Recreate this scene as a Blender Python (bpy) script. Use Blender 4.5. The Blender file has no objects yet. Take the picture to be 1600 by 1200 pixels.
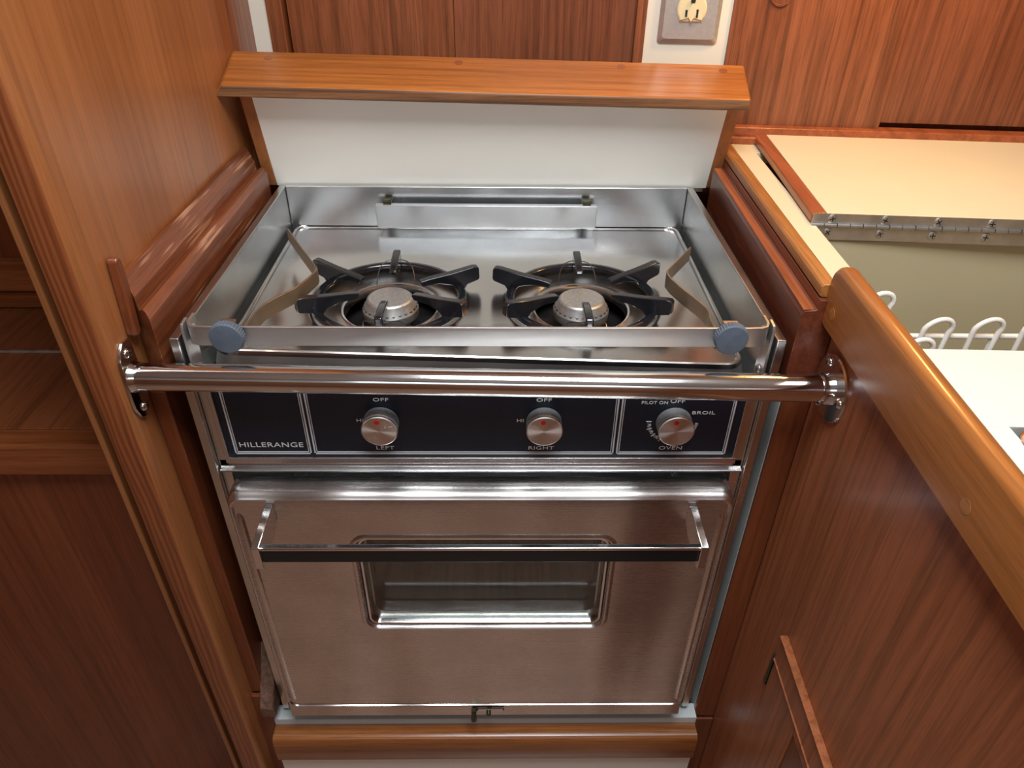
import bpy, bmesh, math
from mathutils import Vector, Matrix

S = bpy.context.scene
COL = S.collection
PI = math.pi

# ------------------------------------------------------------------ camera, world, lights, exposure
def make_camera():
    yaw, pitch, roll, f = math.radians(1.0385), math.radians(35.2189), math.radians(0.7245), 1122.0
    fw = Vector((math.sin(yaw)*math.cos(pitch), math.cos(yaw)*math.cos(pitch), -math.sin(pitch)))
    r0 = Vector((math.cos(yaw), -math.sin(yaw), 0)); u0 = r0.cross(fw)
    c, s = math.cos(roll), math.sin(roll)
    r = c*r0 + s*u0; u = c*u0 - s*r0
    cam = bpy.data.cameras.new('camera'); cam.sensor_fit = 'HORIZONTAL'; cam.sensor_width = 36
    cam.lens = f/1600*36; cam.clip_start = 0.01
    o = bpy.data.objects.new('camera', cam); COL.objects.link(o)
    M = Matrix((r, u, -fw)).transposed().to_4x4()
    M.translation = Vector((0.0187, -0.527, 1.24556))
    o.matrix_world = M
    S.camera = o
make_camera()

w = bpy.data.worlds.new('world'); S.world = w; w.use_nodes = True
bg = w.node_tree.nodes['Background']; bg.inputs[0].default_value = (0.75, 0.85, 1.0, 1); bg.inputs[1].default_value = 0.6

def area(name, loc, target, sx, sy, power, color):
    l = bpy.data.lights.new(name, 'AREA'); l.shape = 'RECTANGLE'; l.size = sx; l.size_y = sy
    l.energy = power; l.color = color
    o = bpy.data.objects.new(name, l); COL.objects.link(o); o.location = loc
    d = Vector(target) - Vector(loc); o.rotation_euler = d.to_track_quat('-Z', 'Y').to_euler()
    return o
area('hatch_daylight', (0.10, -0.38, 1.885), (0.10, -0.38, 0), 0.50, 0.50, 12.6, (0.96, 0.98, 1.0))
area('port_daylight', (-0.05, -1.56, 1.50), (0.0, 0.2, 0.95), 0.9, 0.22, 1.4, (0.9, 0.96, 1.0))

S.view_settings.view_transform = 'Standard'; S.view_settings.look = 'None'
S.view_settings.gamma = 1.0; S.view_settings.exposure = 0.35; S.view_settings.use_curve_mapping = False

# ------------------------------------------------------------------ materials
def nodes_of(name):
    m = bpy.data.materials.new(name); m.use_nodes = True
    nt = m.node_tree; return m, nt, nt.nodes['Principled BSDF']

def link(nt, a, b): nt.links.new(a, b)

def plain(name, col, rough=0.5, metal=0.0, coat=0.0, spec=0.5, noise=0.0, nscale=40.0):
    m, nt, p = nodes_of(name)
    p.inputs['Base Color'].default_value = (*col, 1); p.inputs['Roughness'].default_value = rough
    p.inputs['Metallic'].default_value = metal; p.inputs['Coat Weight'].default_value = coat
    p.inputs['Specular IOR Level'].default_value = spec
    if noise:
        tc = nt.nodes.new('ShaderNodeTexCoord'); n = nt.nodes.new('ShaderNodeTexNoise')
        n.inputs['Scale'].default_value = nscale; n.inputs['Detail'].default_value = 5
        link(nt, tc.outputs['Object'], n.inputs['Vector'])
        r = nt.nodes.new('ShaderNodeValToRGB')
        r.color_ramp.elements[0].position = 0.3; r.color_ramp.elements[1].position = 0.7
        r.color_ramp.elements[0].color = (*[c*(1-noise) for c in col], 1)
        r.color_ramp.elements[1].color = (*[min(1, c*(1+noise)) for c in col], 1)
        link(nt, n.outputs['Fac'], r.inputs['Fac']); link(nt, r.outputs['Color'], p.inputs['Base Color'])
    return m

def wood(name, base, axis='Z', vary=0.28, fine=0.35, rough=0.32, coat=0.35, band=9.0, ring=0.0, seed=0.0, bump=0.05, flecks=0.0, wear=0.0):
    """varnished timber: long soft bands, fine pores and optional cathedral rings along one axis"""
    m, nt, p = nodes_of(name)
    tc = nt.nodes.new('ShaderNodeTexCoord')
    def mapped(across, along):
        mp = nt.nodes.new('ShaderNodeMapping')
        sc = [across]*3; sc['XYZ'.index(axis)] = along
        mp.inputs['Scale'].default_value = sc; mp.inputs['Location'].default_value = (seed, seed*1.7, seed*0.6)
        link(nt, tc.outputs['Object'], mp.inputs['Vector']); return mp.outputs['Vector']
    def noise(vec, detail, dist=0.0, rgh=0.6):
        n = nt.nodes.new('ShaderNodeTexNoise'); n.inputs['Scale'].default_value = 1.0
        n.inputs['Detail'].default_value = detail; n.inputs['Roughness'].default_value = rgh
        n.inputs['Distortion'].default_value = dist
        link(nt, vec, n.inputs['Vector']); return n.outputs['Fac']
    broad = noise(mapped(band*2.2, band*0.22), 3, 0.4)
    lines = noise(mapped(150, 2.6), 3, 0.3)
    pores = noise(mapped(620, 26), 2)
    ramp = nt.nodes.new('ShaderNodeValToRGB')
    ramp.color_ramp.elements[0].position = 0.30; ramp.color_ramp.elements[1].position = 0.72
    d = [c*(1-vary*(0.85+0.25*i)) for i, c in enumerate(base)]; l = [c*(1+vary*(0.9+0.2*i)) for i, c in enumerate(base)]
    ramp.color_ramp.elements[0].color = (*d, 1); ramp.color_ramp.elements[1].color = (*l, 1)
    fac = broad
    if ring:
        wv = nt.nodes.new('ShaderNodeTexWave'); wv.bands_direction = 'X' if axis != 'X' else 'Z'
        wv.inputs['Scale'].default_value = ring; wv.inputs['Distortion'].default_value = 9.0
        wv.inputs['Detail'].default_value = 2.0; wv.inputs['Detail Scale'].default_value = 0.8
        link(nt, mapped(1.0, 0.12), wv.inputs['Vector'])
        mx = nt.nodes.new('ShaderNodeMath'); mx.operation = 'MULTIPLY_ADD'; mx.inputs[1].default_value = 0.40
        link(nt, wv.outputs['Fac'], mx.inputs[0])
        sb = nt.nodes.new('ShaderNodeMath'); sb.operation = 'MULTIPLY'; sb.inputs[1].default_value = 0.62
        link(nt, broad, sb.inputs[0]); link(nt, sb.outputs[0], mx.inputs[2]); fac = mx.outputs[0]
    link(nt, fac, ramp.inputs['Fac'])
    def darken(col, f, lo, hi, amt):
        mr = nt.nodes.new('ShaderNodeMapRange'); mr.inputs['From Min'].default_value = lo; mr.inputs['From Max'].default_value = hi
        mr.inputs['To Min'].default_value = 1-amt; mr.inputs['To Max'].default_value = 1.0
        link(nt, f, mr.inputs['Value'])
        mul = nt.nodes.new('ShaderNodeMix'); mul.data_type = 'RGBA'; mul.blend_type = 'MULTIPLY'; mul.inputs[0].default_value = 1.0
        link(nt, col, mul.inputs[6]); link(nt, mr.outputs[0], mul.inputs[7]); return mul.outputs[2]
    c1 = darken(ramp.outputs['Color'], lines, 0.34, 0.56, fine)
    c2 = darken(c1, pores, 0.36, 0.52, fine*0.55)
    if flecks:        # small pale dings in the varnish
        vo = nt.nodes.new('ShaderNodeTexVoronoi'); vo.inputs['Scale'].default_value = 1.0
        link(nt, mapped(13.0, 7.0), vo.inputs['Vector'])
        lt = nt.nodes.new('ShaderNodeMath'); lt.operation = 'LESS_THAN'; lt.inputs[1].default_value = 0.020
        link(nt, vo.outputs['Distance'], lt.inputs[0])
        sp = nt.nodes.new('ShaderNodeSeparateColor'); link(nt, vo.outputs['Color'], sp.inputs[0])
        gt = nt.nodes.new('ShaderNodeMath'); gt.operation = 'GREATER_THAN'; gt.inputs[1].default_value = 1-flecks
        link(nt, sp.outputs[0], gt.inputs[0])
        ml = nt.nodes.new('ShaderNodeMath'); ml.operation = 'MULTIPLY'; link(nt, lt.outputs[0], ml.inputs[0]); link(nt, gt.outputs[0], ml.inputs[1])
        mx2 = nt.nodes.new('ShaderNodeMix'); mx2.data_type = 'RGBA'; link(nt, ml.outputs[0], mx2.inputs[0])
        link(nt, c2, mx2.inputs[6]); mx2.inputs[7].default_value = (0.72, 0.48, 0.32, 1); c2 = mx2.outputs[2]
    if wear:          # scuffed bare streaks along the grain
        wn = noise(mapped(330, 7), 4, 0.2); wl = noise(mapped(30, 9), 2)
        am = nt.nodes.new('ShaderNodeMath'); am.operation = 'MULTIPLY'; link(nt, wn, am.inputs[0]); link(nt, wl, am.inputs[1])
        mr2 = nt.nodes.new('ShaderNodeMapRange'); mr2.inputs['From Min'].default_value = 0.325; mr2.inputs['From Max'].default_value = 0.40; mr2.inputs['To Max'].default_value = wear
        link(nt, am.outputs[0], mr2.inputs['Value'])
        mx3 = nt.nodes.new('ShaderNodeMix'); mx3.data_type = 'RGBA'; link(nt, mr2.outputs[0], mx3.inputs[0])
        link(nt, c2, mx3.inputs[6]); mx3.inputs[7].default_value = (0.55, 0.30, 0.17, 1); c2 = mx3.outputs[2]
    link(nt, c2, p.inputs['Base Color'])
    p.inputs['Roughness'].default_value = rough; p.inputs['Coat Weight'].default_value = coat; p.inputs['Coat Roughness'].default_value = 0.22
    p.inputs['Specular IOR Level'].default_value = 0.35
    b = nt.nodes.new('ShaderNodeBump'); b.inputs['Strength'].default_value = bump; b.inputs['Distance'].default_value = 0.001
    link(nt, pores, b.inputs['Height']); link(nt, b.outputs['Normal'], p.inputs['Normal'])
    return m

def steel(name, col=(0.60, 0.585, 0.57), rough=0.26, axis='X', streak=0.35, smudge=0.10, bump=0.04, warp=0.0):
    """brushed stainless: fine streaks along one axis drive roughness and a tiny bump"""
    m, nt, p = nodes_of(name)
    p.inputs['Metallic'].default_value = 1.0
    tc = nt.nodes.new('ShaderNodeTexCoord'); mp = nt.nodes.new('ShaderNodeMapping')
    sc = [900]*3; sc['XYZ'.index(axis)] = 9; mp.inputs['Scale'].default_value = sc
    link(nt, tc.outputs['Object'], mp.inputs['Vector'])
    n = nt.nodes.new('ShaderNodeTexNoise'); n.inputs['Scale'].default_value = 1; n.inputs['Detail'].default_value = 3
    link(nt, mp.outputs['Vector'], n.inputs['Vector'])
    n2 = nt.nodes.new('ShaderNodeTexNoise'); n2.inputs['Scale'].default_value = 14; n2.inputs['Detail'].default_value = 5
    link(nt, tc.outputs['Object'], n2.inputs['Vector'])
    ad = nt.nodes.new('ShaderNodeMath'); ad.operation = 'MULTIPLY_ADD'; ad.inputs[1].default_value = rough*streak
    link(nt, n.outputs['Fac'], ad.inputs[0]); ad.inputs[2].default_value = rough*(1-streak/2)
    ad2 = nt.nodes.new('ShaderNodeMath'); ad2.operation = 'MULTIPLY_ADD'; ad2.inputs[1].default_value = smudge
    link(nt, n2.outputs['Fac'], ad2.inputs[0]); link(nt, ad.outputs[0], ad2.inputs[2])
    link(nt, ad2.outputs[0], p.inputs['Roughness'])
    r = nt.nodes.new('ShaderNodeValToRGB'); r.color_ramp.elements[0].position = 0.3; r.color_ramp.elements[1].position = 0.7
    r.color_ramp.elements[0].color = (*[c*0.88 for c in col], 1); r.color_ramp.elements[1].color = (*[min(1, c*1.08) for c in col], 1)
    mixf = nt.nodes.new('ShaderNodeMath'); mixf.operation = 'ADD'; mixf.inputs[1].default_value = 0
    link(nt, n2.outputs['Fac'], mixf.inputs[0]); link(nt, mixf.outputs[0], r.inputs['Fac']); link(nt, r.outputs['Color'], p.inputs['Base Color'])
    if bump:
        b = nt.nodes.new('ShaderNodeBump'); b.inputs['Strength'].default_value = bump; b.inputs['Distance'].default_value = 0.0004
        link(nt, n.outputs['Fac'], b.inputs['Height']); link(nt, b.outputs['Normal'], p.inputs['Normal'])
        if warp:      # the thin sheet is not quite flat
            mw = nt.nodes.new('ShaderNodeMapping'); mw.inputs['Scale'].default_value = (11, 4, 2.2)
            link(nt, tc.outputs['Object'], mw.inputs['Vector'])
            nw = nt.nodes.new('ShaderNodeTexNoise'); nw.inputs['Scale'].default_value = 1; nw.inputs['Detail'].default_value = 0
            link(nt, mw.outputs['Vector'], nw.inputs['Vector'])
            bw = nt.nodes.new('ShaderNodeBump'); bw.inputs['Strength'].default_value = 1.0; bw.inputs['Distance'].default_value = warp
            link(nt, nw.outputs['Fac'], bw.inputs['Height']); link(nt, bw.outputs['Normal'], b.inputs['Normal'])
    return m

TEAK = (0.30, 0.095, 0.030)
M = dict(
    bulk=wood('teak_bulkhead', (0.36, 0.135, 0.046), 'Z', vary=0.18, fine=0.2, band=6, rough=0.34, coat=0.3, seed=3, flecks=0.3),
    post=wood('teak_post', (0.23, 0.066, 0.022), 'Z', vary=0.27, fine=0.22, band=12, ring=60, rough=0.3, coat=0.4, seed=5),
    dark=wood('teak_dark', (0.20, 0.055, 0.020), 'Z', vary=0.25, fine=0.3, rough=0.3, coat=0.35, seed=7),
    mould=wood('teak_moulding', (0.22, 0.066, 0.026), 'Y', vary=0.3, fine=0.4, rough=0.34, coat=0.3, band=14, seed=9, wear=0.75),
    mould_d=wood('mahogany_moulding', (0.16, 0.040, 0.018), 'Y', vary=0.25, fine=0.35, rough=0.33, coat=0.35, band=14, seed=2, wear=0.3),
    edge=wood('teak_edge', (0.46, 0.19, 0.052), 'Y', vary=0.22, fine=0.35, rough=0.35, coat=0.25, band=14, seed=11),
    rededge=wood('teak_red_edge', (0.38, 0.105, 0.038), 'Y', vary=0.2, fine=0.3, rough=0.35, coat=0.25, band=14, seed=12),
    cap=wood('teak_cap', (0.46, 0.155, 0.032), 'X', vary=0.24, fine=0.34, rough=0.36, coat=0.2, band=7, seed=13),
    worn=wood('worn_shaded_edge', (0.24, 0.110, 0.048), 'X', vary=0.3, fine=0.5, rough=0.5, coat=0.1, band=12, seed=16),  # worn wood, also darkened: the front's lack of light is in the colour
    plug=wood('teak_plug', (0.30, 0.085, 0.024), 'X', vary=0.15, fine=0.2, rough=0.3, coat=0.4, seed=14),
    back=wood('teak_back', (0.30, 0.098, 0.040), 'Z', vary=0.24, fine=0.44, rough=0.36, coat=0.25, band=11, seed=15),
    back_d=wood('teak_back_dark', (0.25, 0.080, 0.035), 'Z', vary=0.16, fine=0.4, rough=0.36, coat=0.25, band=13, seed=18),
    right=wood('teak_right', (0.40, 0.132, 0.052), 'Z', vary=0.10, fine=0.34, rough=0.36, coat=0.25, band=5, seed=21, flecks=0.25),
    rail=wood('teak_rail', (0.38, 0.135, 0.034), 'Y', vary=0.2, fine=0.22, rough=0.26, coat=0.5, band=7, seed=23),
    sole=wood('teak_sill', (0.33, 0.115, 0.032), 'X', vary=0.3, fine=0.4, rough=0.28, coat=0.45, band=8, seed=25),
    cab=wood('teak_cabinet', (0.22, 0.058, 0.020), 'Z', vary=0.2, fine=0.28, rough=0.35, coat=0.3, band=6, seed=27),
    cabtop=wood('teak_cabinet_top', (0.24, 0.075, 0.028), 'Y', vary=0.2, fine=0.35, rough=0.38, coat=0.25, band=8, seed=29),
    cabx=wood('teak_cabinet_rail', (0.30, 0.090, 0.028), 'X', vary=0.28, fine=0.35, rough=0.32, coat=0.3, band=8, seed=31),
    floor=wood('teak_floor', (0.43, 0.26, 0.18), 'Y', vary=0.25, fine=0.3, rough=0.4, coat=0.2, band=7, seed=33),
    room=wood('teak_room', (0.36, 0.17, 0.09), 'Z', vary=0.2, fine=0.2, rough=0.45, coat=0.1, seed=35),
    block=wood('weathered_block', (0.20, 0.11, 0.075), 'Y', vary=0.3, fine=0.5, rough=0.6, coat=0.0, seed=37),
    cream=plain('cream_laminate', (0.80, 0.76, 0.64), 0.38, noise=0.02, nscale=12),
    counter_lamplit=plain('laminate_lamplit', (0.74, 0.645, 0.44), 0.36, noise=0.02, nscale=12),  # warm lamp glow mixed into the cream laminate colour
    white=plain('white_laminate', (0.87, 0.865, 0.79), 0.35, noise=0.015, nscale=9),
    counter_daylit=plain('laminate_daylit', (0.66, 0.665, 0.61), 0.36, noise=0.02, nscale=12),  # same laminate, with cool daylight at the front put into its colour
    sheetwhite=plain('white_lining', (0.62, 0.68, 0.68), 0.4, noise=0.03, nscale=9),
    beige=plain('beige_liner', (0.50, 0.44, 0.28), 0.4, noise=0.03, nscale=10),
    ceiling=plain('white_ceiling', (0.82, 0.82, 0.79), 0.6, noise=0.02),
    steel=steel('brushed_steel', (0.70, 0.71, 0.715), rough=0.20, bump=0.02),
    steel_top=steel('brushed_steel_top', (0.68, 0.675, 0.665), 0.17, 'X', smudge=0.10, bump=0.02, warp=0.004),
    steel_y=steel('brushed_steel_side', (0.62, 0.63, 0.62), 0.20, 'Y', bump=0.02),
    steel_door=steel('brushed_steel_door', (0.67, 0.645, 0.635), 0.24, 'X', smudge=0.06, bump=0.03, warp=0.02),
    chrome=steel('polished_steel', (0.76, 0.765, 0.77), 0.09, 'X', smudge=0.06, bump=0.03),
    fiddle=steel('worn_steel', (0.62, 0.615, 0.60), 0.34, 'X', smudge=0.2),
    strap=steel('tarnished_strap', (0.50, 0.40, 0.29), 0.30, 'X', smudge=0.25),
    alu=plain('cast_aluminium', (0.52, 0.52, 0.51), 0.45, 0.85, noise=0.12, nscale=300),
    knurl=plain('knurled_metal', (0.50, 0.54, 0.56), 0.5, 0.6, noise=0.25, nscale=900),
    enamel=plain('black_enamel', (0.010, 0.011, 0.014), 0.16, coat=0.5, noise=0.2, nscale=60),
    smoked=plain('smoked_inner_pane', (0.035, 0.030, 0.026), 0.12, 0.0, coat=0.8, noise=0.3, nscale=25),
    black=plain('black_void', (0.006, 0.006, 0.007), 0.6),
    panel=plain('navy_panel', (0.007, 0.012, 0.024), 0.36, noise=0.25, nscale=500),
    grip=plain('black_grip', (0.004, 0.007, 0.009), 0.3),
    silver=plain('silver_print', (0.80, 0.83, 0.86), 0.4, 0.2),
    print=plain('pale_print', (0.85, 0.86, 0.85), 0.5),
    red=plain('red_dot', (0.60, 0.022, 0.016), 0.5, spec=0.2),
    blue=plain('blue_grey_rubber', (0.095, 0.122, 0.160), 0.62, noise=0.10, nscale=120),
    wire=plain('white_coated_wire', (0.82, 0.82, 0.78), 0.3, coat=0.3),
    thin=plain('dark_wire', (0.20, 0.18, 0.16), 0.4, 1.0),
    bronze=plain('bronze', (0.10, 0.10, 0.06), 0.4, 0.9, noise=0.3, nscale=200),
    plate=plain('brushed_plate', (0.66, 0.63, 0.60), 0.42, 0.75, noise=0.06, nscale=200),
    ivory=plain('ivory_plastic', (0.80, 0.69, 0.42), 0.35),
    slot=plain('slot_black', (0.01, 0.009, 0.008), 0.6),
    hinge=plain('nickel_hinge', (0.55, 0.54, 0.51), 0.33, 0.9, noise=0.15, nscale=60),
)
def glass_mat():
    m, nt, p = nodes_of('oven_glass')
    p.inputs['Base Color'].default_value = (0.85, 0.88, 0.86, 1); p.inputs['Roughness'].default_value = 0.03
    p.inputs['Transmission Weight'].default_value = 1.0; p.inputs['IOR'].default_value = 1.45
    return m
M['glass'] = glass_mat()
def turned():
    """knob face: radial spun finish"""
    m, nt, p = nodes_of('spun_face'); p.inputs['Metallic'].default_value = 1.0
    p.inputs['Base Color'].default_value = (0.80, 0.77, 0.74, 1); p.inputs['Roughness'].default_value = 0.36
    p.inputs['Anisotropic'].default_value = 0.9
    t = nt.nodes.new('ShaderNodeTangent'); t.direction_type = 'RADIAL'; t.axis = 'Y'
    link(nt, t.outputs['Tangent'], p.inputs['Tangent']); return m
M['spun'] = turned()

# ------------------------------------------------------------------ mesh builder
class B:
    def __init__(s): s.bm = bmesh.new(); s.mi = 0
    def _f(s, vs):
        try:
            f = s.bm.faces.new(vs); f.material_index = s.mi; return f
        except ValueError: return None
    def box(s, x0, x1, y0, y1, z0, z1):
        return s.hexa([(x0,y0,z0),(x1,y0,z0),(x1,y1,z0),(x0,y1,z0),(x0,y0,z1),(x1,y0,z1),(x1,y1,z1),(x0,y1,z1)])
    def hexa(s, P):
        v = [s.bm.verts.new(p) for p in P]
        for q in ((3,2,1,0),(4,5,6,7),(0,1,5,4),(1,2,6,5),(2,3,7,6),(3,0,4,7)): s._f([v[i] for i in q])
        return s
    def prism(s, poly, axis, a0, a1):
        """extrude a 2-D polygon; axis X: poly=(y,z); Y: (x,z); Z: (x,y)"""
        def P(u, v, a): return {'X': (a,u,v), 'Y': (u,a,v), 'Z': (u,v,a)}[axis]
        lo = [s.bm.verts.new(P(u,v,a0)) for u, v in poly]; hi = [s.bm.verts.new(P(u,v,a1)) for u, v in poly]
        n = len(poly); s._f(lo[::-1]); s._f(hi)
        for i in range(n): s._f([lo[i], lo[(i+1)%n], hi[(i+1)%n], hi[i]])
        return s
    def loft(s, rings, close=False, caps=True):
        R = [[s.bm.verts.new(p) for p in r] for r in rings]; n = len(R[0]); k = len(R)
        for i in range(k if close else k-1):
            a, b = R[i], R[(i+1)%k]
            for j in range(n): s._f([a[j], a[(j+1)%n], b[(j+1)%n], b[j]])
        if caps and not close: s._f(R[0][::-1]); s._f(R[-1])
        return s
    def tube(s, path, r, seg=10, close=False):
        P = [Vector(p) for p in path]; n = len(P); rings = []; ref = None
        for i in range(n):
            if close: t = (P[(i+1)%n]-P[i-1]).normalized()
            else: t = (P[min(i+1,n-1)]-P[max(i-1,0)]).normalized()
            if ref is None:
                ref = Vector((0,0,1)) if abs(t.z) < 0.9 else Vector((1,0,0))
            a = (ref - t*ref.dot(t)).normalized(); b = t.cross(a); ref = a
            rr = r[i] if isinstance(r, (list, tuple)) else r
            rings.append([P[i] + (a*math.cos(2*PI*j/seg) + b*math.sin(2*PI*j/seg))*rr for j in range(seg)])
        return s.loft(rings, close)
    def ribbon(s, path, up, h, t):
        """flat strap: path runs along its length, `up` its width direction"""
        P = [Vector(p) for p in path]; n = len(P); rings = []; up = Vector(up).normalized()
        for i in range(n):
            d = (P[min(i+1,n-1)]-P[max(i-1,0)]).normalized(); sd = d.cross(up).normalized()
            hh = h[i] if isinstance(h, (list, tuple)) else h
            rings.append([P[i]+up*hh/2+sd*t/2, P[i]+up*hh/2-sd*t/2, P[i]-up*hh/2-sd*t/2, P[i]-up*hh/2+sd*t/2])
        return s.loft(rings)
    def lathe(s, prof, c, axis='Z', seg=32, sign=1):
        """prof = [(radius, distance along axis)]"""
        c = Vector(c); rings = []
        for r, a in prof:
            ring = []
            for j in range(seg):
                u, v = r*math.cos(2*PI*j/seg), r*math.sin(2*PI*j/seg)
                ring.append(c + {'Z': Vector((u,v,a*sign)), 'Y': Vector((u,a*sign,v)), 'X': Vector((a*sign,u,v))}[axis])
            rings.append(ring)
        return s.loft(rings)
    def merge(s, other, mat=None):
        me = bpy.data.meshes.new('t'); other.bm.to_mesh(me)
        if mat is not None: me.transform(mat)
        s.bm.from_mesh(me); bpy.data.meshes.remove(me); return s
    def xf(s, mat):
        bmesh.ops.transform(s.bm, matrix=mat, verts=s.bm.verts); return s

def rrect(x0, x1, y0, y1, r, n=6):
    out = []
    for cx, cy, a0 in ((x1-r,y1-r,0),(x0+r,y1-r,90),(x0+r,y0+r,180),(x1-r,y0+r,270)):
        for i in range(n+1):
            a = math.radians(a0+90*i/n); out.append((cx+r*math.cos(a), cy+r*math.sin(a)))
    return out

OFF = {}
def obj(name, b, mats, parent=None, bevel=0.0, seg=2, smooth=35, label=None):
    bm = b.bm
    off = OFF.get(parent.as_pointer(), Vector()) if parent else Vector()
    if off.length: bmesh.ops.translate(bm, verts=bm.verts, vec=-off)
    bmesh.ops.recalc_face_normals(bm, faces=bm.faces)
    me = bpy.data.meshes.new(name); bm.to_mesh(me); bm.free()
    if not isinstance(mats, (list, tuple)): mats = [mats]
    for m in mats: me.materials.append(M[m])
    if smooth:
        me.polygons.foreach_set('use_smooth', [True]*len(me.polygons))
        me.set_sharp_from_angle(angle=math.radians(smooth))
    o = bpy.data.objects.new(name, me); COL.objects.link(o)
    if bevel:
        md = o.modifiers.new('edge', 'BEVEL'); md.width = bevel; md.segments = seg; md.limit_method = 'ANGLE'
        md.angle_limit = math.radians(40); md.harden_normals = True
    if parent: o.parent = parent
    OFF[o.as_pointer()] = off
    if label: o['label'] = label
    return o
def tag(o, label, cat, group=None):
    o['label'] = label; o['category'] = cat
    if group: o['group'] = group
    return o
def thing(name, loc, label, cat, group=None):
    o = bpy.data.objects.new(name, None); o.empty_display_size = 0.05; COL.objects.link(o); o.location = loc
    OFF[o.as_pointer()] = Vector(loc); return tag(o, label, cat, group)
def struct(name, b, mats, **k):
    p = k.get('parent'); o = obj(name, b, mats, **k)
    if not p: o['kind'] = 'structure'
    return o

def text_b(txt, size, loc, sx=1.0, rot=0.0, spacing=1.0, depth=0.00025):
    """lettering standing on a plane that faces -Y; loc is its centre"""
    cu = bpy.data.curves.new('txt', 'FONT'); cu.body = txt; cu.size = size; cu.align_x = 'CENTER'; cu.align_y = 'CENTER'
    cu.space_character = spacing; cu.extrude = depth/2; cu.resolution_u = 4
    o = bpy.data.objects.new('txt', cu); COL.objects.link(o)
    dg = bpy.context.evaluated_depsgraph_get(); me = bpy.data.meshes.new_from_object(o.evaluated_get(dg))
    COL.objects.unlink(o); bpy.data.objects.remove(o); bpy.data.curves.remove(cu)
    me.transform(Matrix.Translation(loc) @ Matrix.Rotation(rot, 4, 'Y') @ Matrix.Rotation(PI/2, 4, 'X') @ Matrix.Diagonal((sx,1,1,1)))
    b = B(); b.bm.from_mesh(me); bpy.data.meshes.remove(me); return b

def screw(b, c, axis, sign, r=0.0035, h=0.0018, body=0, slot=1, rot=0.4):
    """domed cross-head screw on a surface"""
    b.mi = body; b.lathe([(r,0),(r*0.95,h*0.35),(r*0.7,h*0.8),(r*0.3,h),(0.00005,h)], c, axis, 14, sign)
    b.mi = slot; t = B()
    for k in (0, 1):
        l, w_ = r*0.55, r*0.11
        t.box(*((-l,l,-w_,w_) if k == 0 else (-w_,w_,-l,l)), h*0.7, h*1.06)
    R = {'Z': Matrix.Identity(4), 'Y': Matrix.Rotation(PI/2 if sign < 0 else -PI/2, 4, 'X'), 'X': Matrix.Rotation(PI/2*sign, 4, 'Y')}[axis]
    if axis == 'Z' and sign < 0: R = Matrix.Rotation(PI, 4, 'X')
    for f in t.bm.faces: f.material_index = slot
    b.merge(t, Matrix.Translation(c) @ R @ Matrix.Rotation(rot, 4, 'Z')); b.mi = body

# ------------------------------------------------------------------ setting: cabin shell
b = B(); b.box(-1.6, 1.6, -1.75, 0.9, -0.03, 0.0); struct('floor', b, 'floor')
b = B(); HX0, HX1, HY0, HY1 = -0.16, 0.36, -0.64, -0.12
for q in ((-1.6,HX0,-1.75,0.9),(HX1,1.6,-1.75,0.9),(HX0,HX1,-1.75,HY0),(HX0,HX1,HY1,0.9)): b.box(*q, 1.88, 1.91)
struct('ceiling', b, 'ceiling')
b = B(); b.box(-1.6, 1.6, -1.75, -1.72, 0, 1.22); struct('wall_front', b, 'room')
b = B()
b.box(-1.6, 1.6, -1.75, -1.72, 1.22, 1.36); b.box(-1.6, 1.6, -1.75, -1.72, 1.64, 1.9)
b.box(-1.6, -0.55, -1.75, -1.72, 1.36, 1.64); b.box(0.45, 1.6, -1.75, -1.72, 1.36, 1.64); struct('trim_1', b, 'ceiling')
b = B(); b.box(1.57, 1.6, -1.72, 0.9, 0, 1.9); struct('wall_right', b, 'room')

# back wall, turned six degrees because the hull tapers
AW = math.radians(5)
MW = Matrix.Translation((0.3, 0.414, 0)) @ Matrix.Rotation(-AW, 4, 'Z')   # local x along wall, -y toward the viewer
def wallbox(b, s0, s1, d0, d1, z0, z1):
    t = B(); t.box(s0, s1, -d1, -d0, z0, z1)
    for f in t.bm.faces: f.material_index = b.mi
    b.merge(t, MW); return b
b = B()
wallbox(b, -1.5, 1.35, -0.04, -0.02, 0.0, 1.9)
struct('wall_back', b, 'dark')
b = B(); wallbox(b, -0.549, -0.342, -0.02, -0.004, 0.9, 1.9); struct('wall_back_panel', b, 'back', bevel=0.0006)['label'] = 'teak plank panel behind the stove'
b = B(); wallbox(b, -0.3415, -0.120, -0.02, -0.0035, 0.9, 1.9); struct('wall_back_panel', b, 'back_d', bevel=0.0006)
b = B(); wallbox(b, 0.004, 0.196, -0.02, 0.0, 0.985, 1.9); struct('wall_back_panel', b, 'back', bevel=0.001)
b = B(); wallbox(b, 0.196, 1.2, -0.02, -0.008, 0.9955, 1.9); struct('wall_back_panel', b, 'back_d', bevel=0.0006)
b = B(); wallbox(b, -0.572, -0.552, -0.02, 0.006, 0.9, 1.9); wallbox(b, -0.642, -0.597, -0.02, 0.006, 0.9, 1.9)
struct('trim_2', b, 'back', bevel=0.001)
b = B(); wallbox(b, -0.597, -0.572, -0.02, 0.002, 0.9, 1.9); struct('trim_3', b, 'cream', bevel=0.0005)
b = B(); wallbox(b, -0.122, -0.110, -0.02, 0.006, 0.9, 1.9); wallbox(b, -0.010, 0.004, -0.02, 0.004, 0.9, 1.9)
struct('trim_4', b, 'back', bevel=0.001)
b = B(); wallbox(b, -0.110, -0.010, -0.02, 0.001, 0.9, 1.9)
tag(obj('backing_board', b, 'cream', bevel=0.0005), 'narrow cream board on the back wall carrying the outlet', 'board')
b = B()
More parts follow.
